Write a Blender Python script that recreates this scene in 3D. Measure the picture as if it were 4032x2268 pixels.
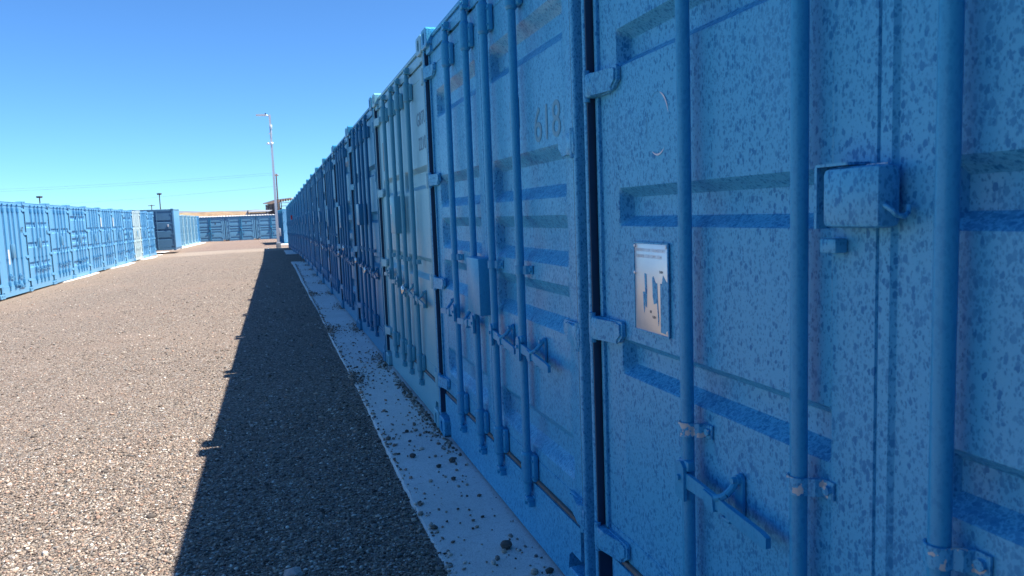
import bpy, bmesh, math, random
import numpy as np
from mathutils import Vector, Matrix

random.seed(7)
rng = np.random.default_rng(11)
SC = bpy.context.scene
COL = SC.collection
for o in list(bpy.data.objects):
    bpy.data.objects.remove(o)

# ------------------------------------------------------------------ camera
F_PX, YAW, PITCH, ROLL, EYE = 2900.0, .3082, .1021, -.0371, 1.4356
def cam_axes():
    cy, sy, cp, sp = math.cos(YAW), math.sin(YAW), math.cos(PITCH), math.sin(PITCH)
    f = Vector((sy*cp, cy*cp, -sp)); r = Vector((cy, -sy, 0)); u = r.cross(f)
    c, s = math.cos(ROLL), math.sin(ROLL)
    return c*r+s*u, -s*r+c*u, f
RV, UV, FV = cam_axes()
cam = bpy.data.cameras.new('camera'); cam_o = bpy.data.objects.new('camera', cam); COL.objects.link(cam_o)
M = Matrix((RV, UV, -FV)).transposed().to_4x4(); M.translation = (0, 0, EYE)
cam_o.matrix_world = M
cam.sensor_width = 36; cam.lens = 36*F_PX/4032; cam.sensor_fit = 'HORIZONTAL'
cam.clip_start = .05; cam.clip_end = 30000
cam.dof.use_dof = True; cam.dof.focus_distance = 4.5; cam.dof.aperture_fstop = 9
SC.camera = cam_o
def at_depth(px, py, depth):
    """point seen at photo pixel (px,py) at a given distance along the view axis"""
    d = FV + RV*((px-2016)/F_PX) - UV*((py-1134)/F_PX)
    return Vector((0, 0, EYE)) + d*depth

# ------------------------------------------------------------------ light
SUN = Vector((1.53, -.49, 2.63)).normalized()
world = bpy.data.worlds.new('World'); SC.world = world; world.use_nodes = True
wn = world.node_tree.nodes; wl = world.node_tree.links; wn.clear()
sky = wn.new('ShaderNodeTexSky'); sky.sky_type = 'NISHITA'; sky.sun_disc = False
sky.sun_elevation = math.asin(SUN.z); sky.sun_rotation = math.atan2(SUN.x, SUN.y)
sky.altitude = 2000; sky.air_density = 1.0; sky.dust_density = .35; sky.ozone_density = 1.5
bg = wn.new('ShaderNodeBackground'); bg.inputs[1].default_value = .066
wo = wn.new('ShaderNodeOutputWorld')
tint = wn.new('ShaderNodeMix'); tint.data_type = 'RGBA'; tint.blend_type = 'MULTIPLY'; tint.inputs[0].default_value = 1
tint.inputs[7].default_value = (.58, 1.05, 1.52, 1)     # the camera's cool white balance
wl.new(sky.outputs[0], tint.inputs[6]); wl.new(tint.outputs[2], bg.inputs[0]); wl.new(bg.outputs[0], wo.inputs[0])
sl = bpy.data.lights.new('sun', 'SUN'); sl.energy = 5.0; sl.angle = math.radians(.5); sl.color = (1, .94, .85)
so = bpy.data.objects.new('sun', sl); COL.objects.link(so)
so.rotation_euler = SUN.to_track_quat('Z', 'Y').to_euler()
SC.view_settings.view_transform = 'Standard'; SC.view_settings.look = 'None'
SC.view_settings.exposure = 1.08; SC.view_settings.gamma = 1
SC.render.engine = 'CYCLES'

# ------------------------------------------------------------------ materials
def nodes_of(m):
    m.use_nodes = True; t = m.node_tree; t.nodes.clear()
    out = t.nodes.new('ShaderNodeOutputMaterial'); b = t.nodes.new('ShaderNodeBsdfPrincipled')
    t.links.new(b.outputs[0], out.inputs[0]); return t, b
def N(t, typ, **kw):
    n = t.nodes.new(typ)
    for k, v in kw.items():
        if k.startswith('i_'):
            n.inputs[k[2:].replace('_', ' ')].default_value = v
        else: setattr(n, k, v)
    return n
def math_n(t, op, a, b=None, clamp=False):
    n = t.nodes.new('ShaderNodeMath'); n.operation = op; n.use_clamp = clamp
    for i, v in enumerate((a, b)):
        if v is None: continue
        if isinstance(v, (int, float)): n.inputs[i].default_value = v
        else: t.links.new(v, n.inputs[i])
    return n.outputs[0]
def mix_c(t, fac, a, b):
    n = t.nodes.new('ShaderNodeMix'); n.data_type = 'RGBA'
    if isinstance(fac, (int, float)): n.inputs[0].default_value = fac
    else: t.links.new(fac, n.inputs[0])
    for i, v in ((6, a), (7, b)):
        if isinstance(v, tuple): n.inputs[i].default_value = (*v[:3], 1)
        else: t.links.new(v, n.inputs[i])
    return n.outputs[2]
def ramp_n(t, v, lo, hi):
    n = t.nodes.new('ShaderNodeMapRange'); n.interpolation_type = 'SMOOTHSTEP'
    t.links.new(v, n.inputs[0]); n.inputs[1].default_value = lo; n.inputs[2].default_value = hi
    return n.outputs[0]
def coords(t, scale=(1, 1, 1), rand=True):
    tc = N(t, 'ShaderNodeTexCoord'); v = tc.outputs['Object']
    if rand:
        oi = N(t, 'ShaderNodeObjectInfo')
        m = t.nodes.new('ShaderNodeVectorMath'); m.operation = 'SCALE'; m.inputs[0].default_value = (13.7, 7.3, 23.1)
        t.links.new(oi.outputs['Random'], m.inputs['Scale'])
        a = t.nodes.new('ShaderNodeVectorMath'); a.operation = 'ADD'
        t.links.new(v, a.inputs[0]); t.links.new(m.outputs[0], a.inputs[1]); v = a.outputs[0]
    mp = t.nodes.new('ShaderNodeMapping'); mp.inputs['Scale'].default_value = scale
    t.links.new(v, mp.inputs['Vector']); return mp.outputs[0]
def noise(t, vec, scale, detail=2, rough=.5, dist=0):
    n = N(t, 'ShaderNodeTexNoise', i_Scale=scale, i_Detail=detail, i_Roughness=rough, i_Distortion=dist)
    t.links.new(vec, n.inputs['Vector']); return n.outputs['Fac']

def paint(name, light, dark, speck=1.0, chips=0.0, chipcol=(.62, .6, .56), rough=.34, dirt=.3, rust=0.0):
    m = bpy.data.materials.new(name); t, b = nodes_of(m)
    v = coords(t, (1, 1, .62)); v1 = coords(t)
    big = noise(t, v1, 3.2, 3, .6)
    geo = N(t, 'ShaderNodeNewGeometry'); sep = N(t, 'ShaderNodeSeparateXYZ'); t.links.new(geo.outputs['Normal'], sep.inputs[0])
    up = ramp_n(t, sep.outputs[2], .18, .75)
    wob = N(t, 'ShaderNodeTexNoise', i_Scale=150.0, i_Detail=2.0); t.links.new(v, wob.inputs['Vector'])
    wv = t.nodes.new('ShaderNodeVectorMath'); wv.operation = 'MULTIPLY_ADD'; wv.inputs[1].default_value = (.008, .008, .008)
    t.links.new(wob.outputs['Color'], wv.inputs[0]); t.links.new(v, wv.inputs[2])
    dens = math_n(t, 'ADD', math_n(t, 'MULTIPLY', math_n(t, 'SUBTRACT', big, .5), .9), math_n(t, 'MULTIPLY', up, .22))
    def dots(scale, rmax, soft):
        vo = N(t, 'ShaderNodeTexVoronoi', i_Scale=scale); t.links.new(wv.outputs[0], vo.inputs['Vector'])
        sc_ = N(t, 'ShaderNodeSeparateColor'); t.links.new(vo.outputs['Color'], sc_.inputs[0])
        r_ = math_n(t, 'MULTIPLY', math_n(t, 'ADD', math_n(t, 'POWER', sc_.outputs[0], 1.2), dens), rmax)
        q = math_n(t, 'SUBTRACT', r_, vo.outputs['Distance']); return math_n(t, 'MULTIPLY', ramp_n(t, q, -soft, soft), math_n(t, 'ADD', math_n(t, 'MULTIPLY', sc_.outputs[1], .45), .55))
    f = math_n(t, 'MAXIMUM', dots(112, .63, .10), math_n(t, 'MULTIPLY', dots(215, .60, .12), .9))
    f = math_n(t, 'MULTIPLY', f, .95*speck)
    c = mix_c(t, f, light, dark)
    # chalky fading and dust in broad patches and vertical streaks
    vs = coords(t, (1, 1, .09)); st = noise(t, vs, 22, 4, .6)
    lum = math_n(t, 'MULTIPLY', ramp_n(t, math_n(t, 'ADD', math_n(t, 'MULTIPLY', st, .6), math_n(t, 'MULTIPLY', big, .5)), .48, .75), dirt)
    dusty = tuple(min(1, l*1.05+.05) for l in light)
    c = mix_c(t, lum, c, dusty)
    if rust > 0:
        rn = noise(t, v1, 14, 5, .7, .4)
        c = mix_c(t, math_n(t, 'MULTIPLY', ramp_n(t, rn, .66-rust*.2, .7-rust*.2), .85), c, (.12, .055, .03))
    if chips > 0:
        cn = noise(t, v1, 38, 3, .5)
        cf = ramp_n(t, cn, .72-chips*.2, .725-chips*.2)
        c = mix_c(t, cf, c, chipcol)
    t.links.new(c, b.inputs['Base Color'])
    r = math_n(t, 'ADD', math_n(t, 'MULTIPLY', f, .14), rough)
    t.links.new(r, b.inputs['Roughness'])
    b.inputs['Specular IOR Level'].default_value = .34
    bp = N(t, 'ShaderNodeBump', i_Strength=.18, i_Distance=.002)
    h = math_n(t, 'ADD', math_n(t, 'MULTIPLY', f, .6), math_n(t, 'MULTIPLY', noise(t, v1, 9, 3, .6), 2.2))
    t.links.new(h, bp.inputs['Height']); t.links.new(bp.outputs[0], b.inputs['Normal'])
    return m
def simple(name, col, rough=.6, metal=0, var=.25, scale=20, bump=0):
    m = bpy.data.materials.new(name); t, b = nodes_of(m); v = coords(t)
    n = noise(t, v, scale, 4, .6)
    c = mix_c(t, n, tuple(x*(1-var) for x in col), tuple(min(1, x*(1+var)) for x in col))
    t.links.new(c, b.inputs['Base Color']); b.inputs['Roughness'].default_value = rough; b.inputs['Metallic'].default_value = metal
    if bump:
        bp = N(t, 'ShaderNodeBump', i_Strength=bump, i_Distance=.01); t.links.new(n, bp.inputs['Height']); t.links.new(bp.outputs[0], b.inputs['Normal'])
    return m

MAT = {}
BL, BD = (.088, .455, .695), (.004, .190, .430)
MAT['blue'] = paint('paint_blue', BL, BD)
MAT['blue_chip'] = paint('paint_blue_chipped', BL, BD, chips=.8)
MAT['blue_bar'] = paint('paint_blue_bar', (.042, .37, .61), (.006, .22, .46), speck=.5)
MAT['teal'] = paint('paint_teal', (.215, .51, .60), (.13, .41, .53), speck=.45, dirt=.3)
MAT['teal_bar'] = paint('paint_teal_bar', (.09, .37, .49), (.06, .30, .44), speck=.3)
MAT['navy'] = paint('paint_navy', (.045, .275, .45), (.010, .165, .33), speck=.6, dirt=.35)
MAT['navy_bar'] = paint('paint_navy_bar', (.020, .195, .36), (.010, .135, .28), speck=.4)
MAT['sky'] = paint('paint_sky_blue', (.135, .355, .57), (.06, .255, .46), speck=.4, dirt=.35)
MAT['sky_bar'] = paint('paint_sky_blue_bar', (.055, .225, .42), (.035, .17, .35), speck=.3)  # bar paint, darkened to carry the bars' shaded sides
MAT['pale'] = paint('paint_pale', (.44, .56, .58), (.32, .46, .5), speck=.3, dirt=.4)
MAT['slate'] = paint('paint_slate', (.105, .265, .41), (.06, .20, .33), speck=.3, dirt=.3)
MAT['rubber'] = simple('door_rubber', (.010, .048, .10), .6, 0, .3)
MAT['bleach'] = paint('paint_bleached', (.27, .45, .54), (.20, .38, .49), speck=.3, dirt=.3)
MAT['sky_shaded'] = paint('paint_sky_blue_shaded', (.065, .165, .275), (.045, .13, .24), speck=.3, dirt=.2)  # shaded copy of the ten-foot box's blue paint, shade put in the colour
MAT['worn'] = simple('worn_edge', (.16, .15, .14), .8, 0, .6, 60)
MAT['plate'] = simple('aluminium_plate', (.86, .84, .80), .34, .6, .04, 40)
MAT['white'] = simple('white_paint', (.78, .78, .77), .5, 0, .06)
MAT['black_text'] = simple('black_lettering', (.02, .02, .022), .6)
MAT['ghost'] = simple('ghost_lettering', (.12, .35, .47), .5, 0, .25, 90)
MAT['chrome'] = simple('chrome', (.75, .75, .76), .12, 1, .05)
MAT['dark_metal'] = simple('dark_metal', (.03, .03, .035), .4, .6)
MAT['brass'] = simple('brass', (.5, .42, .25), .3, 1)
MAT['galv'] = simple('galvanised_steel', (.52, .53, .56), .45, .35, .1, 12)
MAT['grey_plastic'] = simple('light_grey_plastic', (.72, .72, .72), .4)
MAT['base_grey'] = simple('footing_grey', (.16, .18, .21), .7)
MAT['wood'] = simple('pole_wood', (.13, .10, .085), .85, 0, .4, 30)
MAT['zinc'] = simple('dull_zinc', (.33, .37, .42), .6, .1)
MAT['timber'] = simple('grey_timber', (.16, .15, .15), .85, 0, .4, 9)
MAT['steel_roof'] = simple('sheet_roof', (.50, .51, .53), .5, .2, .12)
MAT['dark_frame'] = simple('dark_steel', (.05, .052, .055), .6)
MAT['red'] = simple('red_cloth', (.45, .015, .02), .7)
MAT['sticker'] = simple('paper_placard', (.62, .60, .55), .6, 0, .15, 60)
MAT['old_sticker'] = simple('weathered_sticker', (.20, .17, .15), .8, 0, .9, 160)
MAT['wire'] = simple('wire', (.10, .12, .14), .6)

def mat_concrete():
    m = bpy.data.materials.new('concrete'); t, b = nodes_of(m); v = coords(t, rand=False)
    n = noise(t, v, 2.2, 5, .6); s = noise(t, v, 260, 2, .6); k = noise(t, v, 28, 4, .65)
    c = mix_c(t, ramp_n(t, n, .3, .7), (.76, .73, .67), (.86, .83, .77))
    c = mix_c(t, math_n(t, 'MULTIPLY', ramp_n(t, s, .45, .68), .6), c, (.36, .345, .32))
    c = mix_c(t, math_n(t, 'MULTIPLY', ramp_n(t, k, .55, .72), .45), c, (.38, .34, .29))
    t.links.new(c, b.inputs['Base Color']); b.inputs['Roughness'].default_value = .85
    bp = N(t, 'ShaderNodeBump', i_Strength=.5, i_Distance=.004); t.links.new(math_n(t, 'ADD', s, math_n(t, 'MULTIPLY', k, 1.5)), bp.inputs['Height']); t.links.new(bp.outputs[0], b.inputs['Normal'])
    return m
MAT['concrete'] = mat_concrete()
def mat_gravel():
    m = bpy.data.materials.new('gravel_ground'); t, b = nodes_of(m); v = coords(t, rand=False)
    vo = N(t, 'ShaderNodeTexVoronoi', i_Scale=82.0); t.links.new(v, vo.inputs['Vector'])
    vo2 = N(t, 'ShaderNodeTexVoronoi', i_Scale=40.0); t.links.new(v, vo2.inputs['Vector'])
    def stone_col(vn):
        sp = N(t, 'ShaderNodeSeparateColor'); t.links.new(vn.outputs['Color'], sp.inputs[0])
        cr = N(t, 'ShaderNodeValToRGB'); e = cr.color_ramp; e.interpolation = 'CONSTANT'
        e.elements[0].position = 0; e.elements[0].color = (.105, .09, .078, 1); e.elements[1].position = .16; e.elements[1].color = (.20, .16, .13, 1)
        for p, c in ((.34, (.29, .23, .18)), (.5, (.22, .20, .18)), (.62, (.36, .29, .23)), (.76, (.30, .215, .17)), (.88, (.47, .42, .35)), (.96, (.58, .54, .50))):
            el = e.elements.new(p); el.color = (*c, 1)
        t.links.new(sp.outputs[0], cr.inputs[0]); return cr.outputs[0]
    c1, c2 = stone_col(vo), stone_col(vo2)
    pick = ramp_n(t, noise(t, v, 30, 2), .55, .6)
    c = mix_c(t, pick, c1, c2)
    big = noise(t, v, .35, 5, .6); mid = noise(t, v, 1.6, 4, .6)
    c = mix_c(t, math_n(t, 'MULTIPLY', ramp_n(t, big, .42, .68), .45), c, (.33, .255, .205))
    c = mix_c(t, math_n(t, 'MULTIPLY', ramp_n(t, mid, .5, .75), .25), c, (.24, .195, .165))
    # sandy cross lane and pinker gravel beyond it, fines washed along the left row
    sep = N(t, 'ShaderNodeSeparateXYZ'); t.links.new(v, sep.inputs[0])
    yw = math_n(t, 'ADD', sep.outputs[1], math_n(t, 'MULTIPLY', math_n(t, 'SUBTRACT', noise(t, v, .25, 3), .5), 5))
    pink = math_n(t, 'MULTIPLY', ramp_n(t, yw, 50, 53), .4)
    c = mix_c(t, pink, c, (.30, .20, .165))
    sand = math_n(t, 'MULTIPLY', math_n(t, 'MULTIPLY', ramp_n(t, yw, 43.5, 45.5), math_n(t, 'SUBTRACT', 1.0, ramp_n(t, yw, 50, 52))), .75)
    c = mix_c(t, sand, c, (.42, .345, .28))
    xw = math_n(t, 'ADD', sep.outputs[0], math_n(t, 'MULTIPLY', math_n(t, 'SUBTRACT', noise(t, v, .5, 3), .5), 2.0))
    fines = math_n(t, 'MULTIPLY', math_n(t, 'SUBTRACT', 1.0, ramp_n(t, xw, -6.4, -4.6)), .6)
    c = mix_c(t, fines, c, (.34, .255, .19))
    t.links.new(c, b.inputs['Base Color']); b.inputs['Roughness'].default_value = .95; b.inputs['Specular IOR Level'].default_value = .1
    h = math_n(t, 'ADD', math_n(t, 'MULTIPLY', vo.outputs['Distance'], -1.0), math_n(t, 'MULTIPLY', vo2.outputs['Distance'], -1.2))
    bp = N(t, 'ShaderNodeBump', i_Strength=1.0, i_Distance=.014); t.links.new(h, bp.inputs['Height']); t.links.new(bp.outputs[0], b.inputs['Normal'])
    return m
MAT['gravel'] = mat_gravel()
def mat_stones():
    m = bpy.data.materials.new('gravel_stones'); t, b = nodes_of(m)
    a = N(t, 'ShaderNodeAttribute'); a.attribute_name = 'col'
    n = noise(t, coords(t, rand=False), 220, 3, .6)
    hs = N(t, 'ShaderNodeHueSaturation'); t.links.new(a.outputs['Color'], hs.inputs['Color'])
    t.links.new(math_n(t, 'ADD', math_n(t, 'MULTIPLY', n, .8), .6), hs.inputs['Value'])
    t.links.new(hs.outputs[0], b.inputs['Base Color']); b.inputs['Roughness'].default_value = .9; b.inputs['Specular IOR Level'].default_value = .12
    return m
MAT['stones'] = mat_stones()
def mat_grass():
    m = bpy.data.materials.new('dry_grass'); t, b = nodes_of(m); v = coords(t, rand=False)
    n = noise(t, v, .6, 6, .7); n2 = noise(t, v, .12, 3)
    c = mix_c(t, ramp_n(t, n, .3, .7), (.15, .095, .05), (.42, .29, .165)); c = mix_c(t, ramp_n(t, n2, .55, .7), c, (.33, .29, .17))
    t.links.new(c, b.inputs['Base Color']); b.inputs['Roughness'].default_value = .95; return m
MAT['grass'] = mat_grass()
MAT['mountain'] = simple('hazed_mountain', (.17, .20, .24), .95, 0, .25, .004)  # blue-grey of distance haze put into the base colour

# ------------------------------------------------------------------ mesh helpers
class MB:
    def __init__(s): s.v = []; s.f = []
    def add(s, vs, fs):
        k = len(s.v); s.v += [tuple(p) for p in vs]; s.f += [tuple(i+k for i in f) for f in fs]; return s
    def box(s, x0, x1, y0, y1, z0, z1, bev=0):
        if bev <= 0:
            return s.add([(x, y, z) for z in (z0, z1) for y in (y0, y1) for x in (x0, x1)],
                  [(0, 2, 3, 1), (4, 5, 7, 6), (0, 1, 5, 4), (2, 6, 7, 3), (0, 4, 6, 2), (1, 3, 7, 5)])
        b = bmesh.new(); bmesh.ops.create_cube(b, size=1)
        for w in b.verts: w.co = ((x0+x1)/2+w.co.x*(x1-x0), (y0+y1)/2+w.co.y*(y1-y0), (z0+z1)/2+w.co.z*(z1-z0))
        bmesh.ops.bevel(b, geom=list(b.edges), offset=min(bev, .45*min(x1-x0, y1-y0, z1-z0)), segments=2, affect='EDGES', profile=.5)
        b.verts.index_update(); s.add([w.co[:] for w in b.verts], [[w.index for w in f.verts] for f in b.faces]); b.free(); return s
    def cyl(s, p0, p1, r0, r1=None, n=14, caps=True):
        r1 = r0 if r1 is None else r1
        p0, p1 = Vector(p0), Vector(p1); d = (p1-p0).normalized()
        a = d.orthogonal().normalized(); b = d.cross(a)
        vs = []
        for p, r in ((p0, r0), (p1, r1)):
            for i in range(n):
                t = 2*math.pi*i/n; vs.append(p+a*(r*math.cos(t))+b*(r*math.sin(t)))
        fs = [(i, (i+1) % n, n+(i+1) % n, n+i) for i in range(n)]
        if caps: fs += [tuple(range(n-1, -1, -1)), tuple(range(n, 2*n))]
        return s.add(vs, fs)
    def tube(s, pts, r, n=8):
        pts = [Vector(p) for p in pts]; rings = []; prev = None
        for i, p in enumerate(pts):
            d = (pts[min(i+1, len(pts)-1)]-pts[max(i-1, 0)]).normalized()
            a = d.orthogonal().normalized() if prev is None else (prev-d*prev.dot(d)).normalized()
            prev = a; b = d.cross(a)
            rings.append([p+a*(r*math.cos(2*math.pi*k/n))+b*(r*math.sin(2*math.pi*k/n)) for k in range(n)])
        vs = [q for g in rings for q in g]
        fs = [(i*n+k, i*n+(k+1) % n, (i+1)*n+(k+1) % n, (i+1)*n+k) for i in range(len(pts)-1) for k in range(n)]
        fs += [tuple(range(n-1, -1, -1)), tuple((len(pts)-1)*n+k for k in range(n))]
        return s.add(vs, fs)
    def prism(s, poly, axis, a0, a1):
        """extrude a 2-D polygon along axis ('x','y','z'); the polygon's coords are the two other axes in order"""
        def P(q, a):
            return {'x': (a, q[0], q[1]), 'y': (q[0], a, q[1]), 'z': (q[0], q[1], a)}[axis]
        n = len(poly); vs = [P(q, a0) for q in poly]+[P(q, a1) for q in poly]
        fs = [(i, (i+1) % n, n+(i+1) % n, n+i) for i in range(n)]+[tuple(range(n-1, -1, -1)), tuple(range(n, 2*n))]
        return s.add(vs, fs)
    def mesh(s, name, smooth=35):
        me = bpy.data.meshes.new(name); me.from_pydata(s.v, [], s.f)
        b = bmesh.new(); b.from_mesh(me); bmesh.ops.recalc_face_normals(b, faces=b.faces); b.to_mesh(me); b.free()
        if smooth:
            me.polygons.foreach_set('use_smooth', [True]*len(me.polygons)); me.set_sharp_from_angle(angle=math.radians(smooth))
        me.update(); return me
def ob(name, me, mat, parent=None, loc=(0, 0, 0), rot=None):
    if isinstance(me, MB): me = me.mesh(name)
    if mat is not None:
        if len(me.materials) == 0: me.materials.append(MAT[mat])
    o = bpy.data.objects.new(name, me); COL.objects.link(o)
    if mat is not None:
        o.material_slots[0].link = 'OBJECT'; o.material_slots[0].material = MAT[mat]
    o.location = loc
    if rot: o.rotation_euler = rot
    if parent is not None: o.parent = parent
    return o
def empty(name, loc, rz=0):
    o = bpy.data.objects.new(name, None); COL.objects.link(o); o.location = loc; o.rotation_euler = (0, 0, rz); o.empty_display_size = .2; return o
def tag(o, label, cat, group=None):
    o['label'] = label; o['category'] = cat
    if group: o['group'] = group
    return o
def struct(o, kind='structure'): o['kind'] = kind; return o
_c = {}
def cached(key, fn):
    if key not in _c: _c[key] = fn()
    return _c[key]
def text_mesh(s, size):
    cu = bpy.data.curves.new('lettering', 'FONT'); cu.body = s; cu.size = size; cu.align_x = 'CENTER'; cu.align_y = 'CENTER'; cu.extrude = .0002
    o = bpy.data.objects.new('tmp', cu); COL.objects.link(o); bpy.context.view_layer.update()
    me = bpy.data.meshes.new_from_object(o); bpy.data.objects.remove(o); return me

# ------------------------------------------------------------------ ground
def zr(y):
    return -.27*max(0, min(1, (y-22)/27))**1.3
def zl(y): return -.345
def ss(a): a = max(0, min(1, a)); return a*a*(3-2*a)
def ground_z(x, y):
    s = max(0, min(1, (.5-x)/7.2)); far = ss((y-50)/30)
    z = (1-s)*(zr(y)-.014)+s*zl(y)
    z = z*(1-far)+far*(-.43)
    # gravel pushed up over the slab in one stretch
    z += .05*ss((y-27.6)/.8)*ss((35.6-y)/1)*ss((x+.6)/.8) if x < 3 else 0
    # low graded ridge across the end of the lane
    z += .05*math.exp(-((y-46+.25*x)/1.2)**2)*ss((-.3-x)/2)
    return z+.012*math.sin(x*1.7+y*.31)*math.sin(y*.9-x*.4)
xs = np.unique(np.concatenate([np.linspace(-12, 3, 61), -12-np.geomspace(.5, 2500, 26), 3+np.geomspace(.5, 2500, 26)]))
ys = np.unique(np.concatenate([np.linspace(-6, 90, 193), -6-np.geomspace(.5, 1500, 16), 90+np.geomspace(1, 3500, 26)]))
g = MB(); nx = len(xs)
g.v = [(x, y, ground_z(x, y)) for y in ys for x in xs]
g.f = [(j*nx+i, j*nx+i+1, (j+1)*nx+i+1, (j+1)*nx+i) for j in range(len(ys)-1) for i in range(nx-1)]
struct(ob('ground', g.mesh('ground', 60), 'gravel'))

def slab(name, edge_fn, x_in, y0, y1, zf, thick, step=.06, jag=.004):
    m = MB(); n = max(2, int((y1-y0)/step)); r = random.Random(3)
    vs = []
    for i in range(n+1):
        y = y0+(y1-y0)*i/n; z = zf(y); e = edge_fn(y)+r.uniform(-jag, jag)
        sg = 1 if x_in > e else -1
        vs += [(e, y, z-thick), (e-.0*sg, y, z-.012), (e+.012*sg, y, z-.0015), (x_in, y, z-.0015)]
    fs = [(4*i+k, 4*i+k+1, 4*i+5+k, 4*i+4+k) for i in range(n) for k in range(3)]
    fs += [(0, 1, 2, 3), tuple(4*n+k for k in (3, 2, 1, 0))]
    m.add(vs, fs); return struct(ob(name, m.mesh(name, 30), 'concrete'))
slab('pavement', lambda y: .575+.007*math.sin(y*1.3)-.004*max(0, y-8), 3.0, -4, 43.2, zr, .12)
for ya, yb_, w0 in ((27.6, 33.0, -6.66), (35.4, 40.6, -6.58), (43.2, 49.2, -6.46)):
    slab('pavement', lambda y, ya=ya, yb_=yb_, w0=w0: w0-.22*(1-min(1, (y-ya)/2.2))-.12*(1-min(1, (yb_-y)/1.0))+.03*math.sin(y*2.7), -9, ya, yb_, lambda y: -.317, .1)

# ------------------------------------------------------------------ container kit
CW, CH, CL = 2.438, 2.591, 6.058
DW, DZ0, DZ1 = 1.176, .29, 2.44
DF = .045          # door face behind the casting plane
BY = .010          # locking-bar axis
def smooth01(a): a = min(1, max(0, a)); return a*a*(3-2*a)

def soft01(a): a = min(1, max(0, a)); return .55*a+.45*a*a*(3-2*a)
def door_mesh(levels, sl, depth, side, u0=.136, u1=1.056, sw=.012, crease=0):
    """steel door leaf with pressed recesses; side=+1 hinged on the left, -1 on the right"""
    H = DZ1-DZ0
    us = {0, .006, .019, .0205, .0235, .025, .9*DW, DW-.036, DW-.033, DW-.028, DW-.008, DW-.003, DW}
    for e, d in ((u0, 1), (u1, -1)):
        for k in range(5): us.add(e+d*sw*k/4)
        us.add(e-d*.004)
    zs = {0, .006, .085, .087, .091, .093, H-.085, H-.083, H-.079, H-.077, H-.006, H}
    for a, b in levels:
        a -= DZ0; b -= DZ0
        for k in range(5): zs.add(a+sl*k/4); zs.add(b-sl*k/4)
    for k in range(1, 6): us.add(u0+(u1-u0)*k/6)
    us = sorted(us); zs = sorted(zs)
    vs = []
    for z in zs:
        for u in us:
            su = soft01((u-u0)/sw)*soft01((u1-u)/sw)
            sz = max([soft01((z-(a-DZ0))/sl)*soft01((b-DZ0-z)/sl) for a, b in levels] or [0])
            y = DF+depth*su*sz+.0015*(u0-.002 < u < u1+.002)
            if .0203 < u < .0237: y += .006
            if DW-.034 < u < DW-.0: y -= .009*smooth01((u-DW+.036)/.008)*smooth01((DW-u+.002)/.006)
            if .0865 < z < .0915 or H-.0835 < z < H-.0785: y += .003
            vs.append((u if side > 0 else DW-u, y, DZ0+z))
    n = len(us); fs = [(j*n+i, j*n+i+1, (j+1)*n+i+1, (j+1)*n+i) for j in range(len(zs)-1) for i in range(n-1)]
    m = MB(); m.add(vs, fs)
    # leaf edges
    for (x0, x1) in ((0.0, .004), (DW-.004, DW)): m.box(x0, x1, DF+.001, DF+.05, DZ0, DZ1)
    m.box(0, DW, DF+.001, DF+.05, DZ0, DZ0+.004); m.box(0, DW, DF+.001, DF+.05, DZ1-.004, DZ1)
    m.box(*((-.004, .017) if side > 0 else (DW-.017, DW+.004)), DF-.010, DF+.004, DZ0+.002, DZ1-.002, .004)
    m.box(.01, DW-.01, DF+.06, DF+.064, DZ0+.01, DZ1-.01)
    return m.mesh('door', 28)

def casting_mesh():
    """corner casting with an open oval hole in its front face"""
    w, d, h = .162, .178, .118; m = MB(); n = 20; cx, cz = w/2, h/2; rx, rz = .027, .036
    hole = []
    for i in range(n):
        t = 2*math.pi*i/n; c, s = math.cos(t), math.sin(t)
        hole.append((cx+rx*(abs(c)**.7)*(1 if c > 0 else -1), cz+rz*(abs(s)**.7)*(1 if s > 0 else -1)))
    outer = []
    for i in range(n):
        t = 2*math.pi*i/n; c, s = math.cos(t), math.sin(t); k = 1/max(abs(c), abs(s))
        outer.append((cx+c*k*w/2, cz+s*k*h/2))
    b = .004
    vs = [(x, .035, z) for x, z in hole]+[(x, 0, z) for x, z in hole]
    vs += [(cx+(x-cx)*(1-2*b/w), 0, cz+(z-cz)*(1-2*b/h)) for x, z in outer]+[(x, b, z) for x, z in outer]+[(x, d, z) for x, z in outer]
    fs = [(k*n+i, k*n+(i+1) % n, (k+1)*n+(i+1) % n, (k+1)*n+i) for k in range(4) for i in range(n)]
    fs += [tuple(4*n+i for i in range(n-1, -1, -1)), tuple(range(n))]
    m.add(vs, fs); return m.mesh('corner_casting', 30)
def post_mesh(side):
    r = .009; w = .023
    p = [(0, .10)]+[(r-r*math.cos(a), r-r*math.sin(a)) for a in np.linspace(0, math.pi/2, 5)]
    p += [(w-.006+.006*math.sin(a), .006-.006*math.cos(a)) for a in np.linspace(0, math.pi/2, 4)]
    p += [(w, .066), (.098, .070), (.098, .10)]
    if side < 0: p = [(-a, b) for a, b in p]
    return MB().prism(p, 'z', .118, CH-.118).mesh('corner_post', 25)
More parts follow.
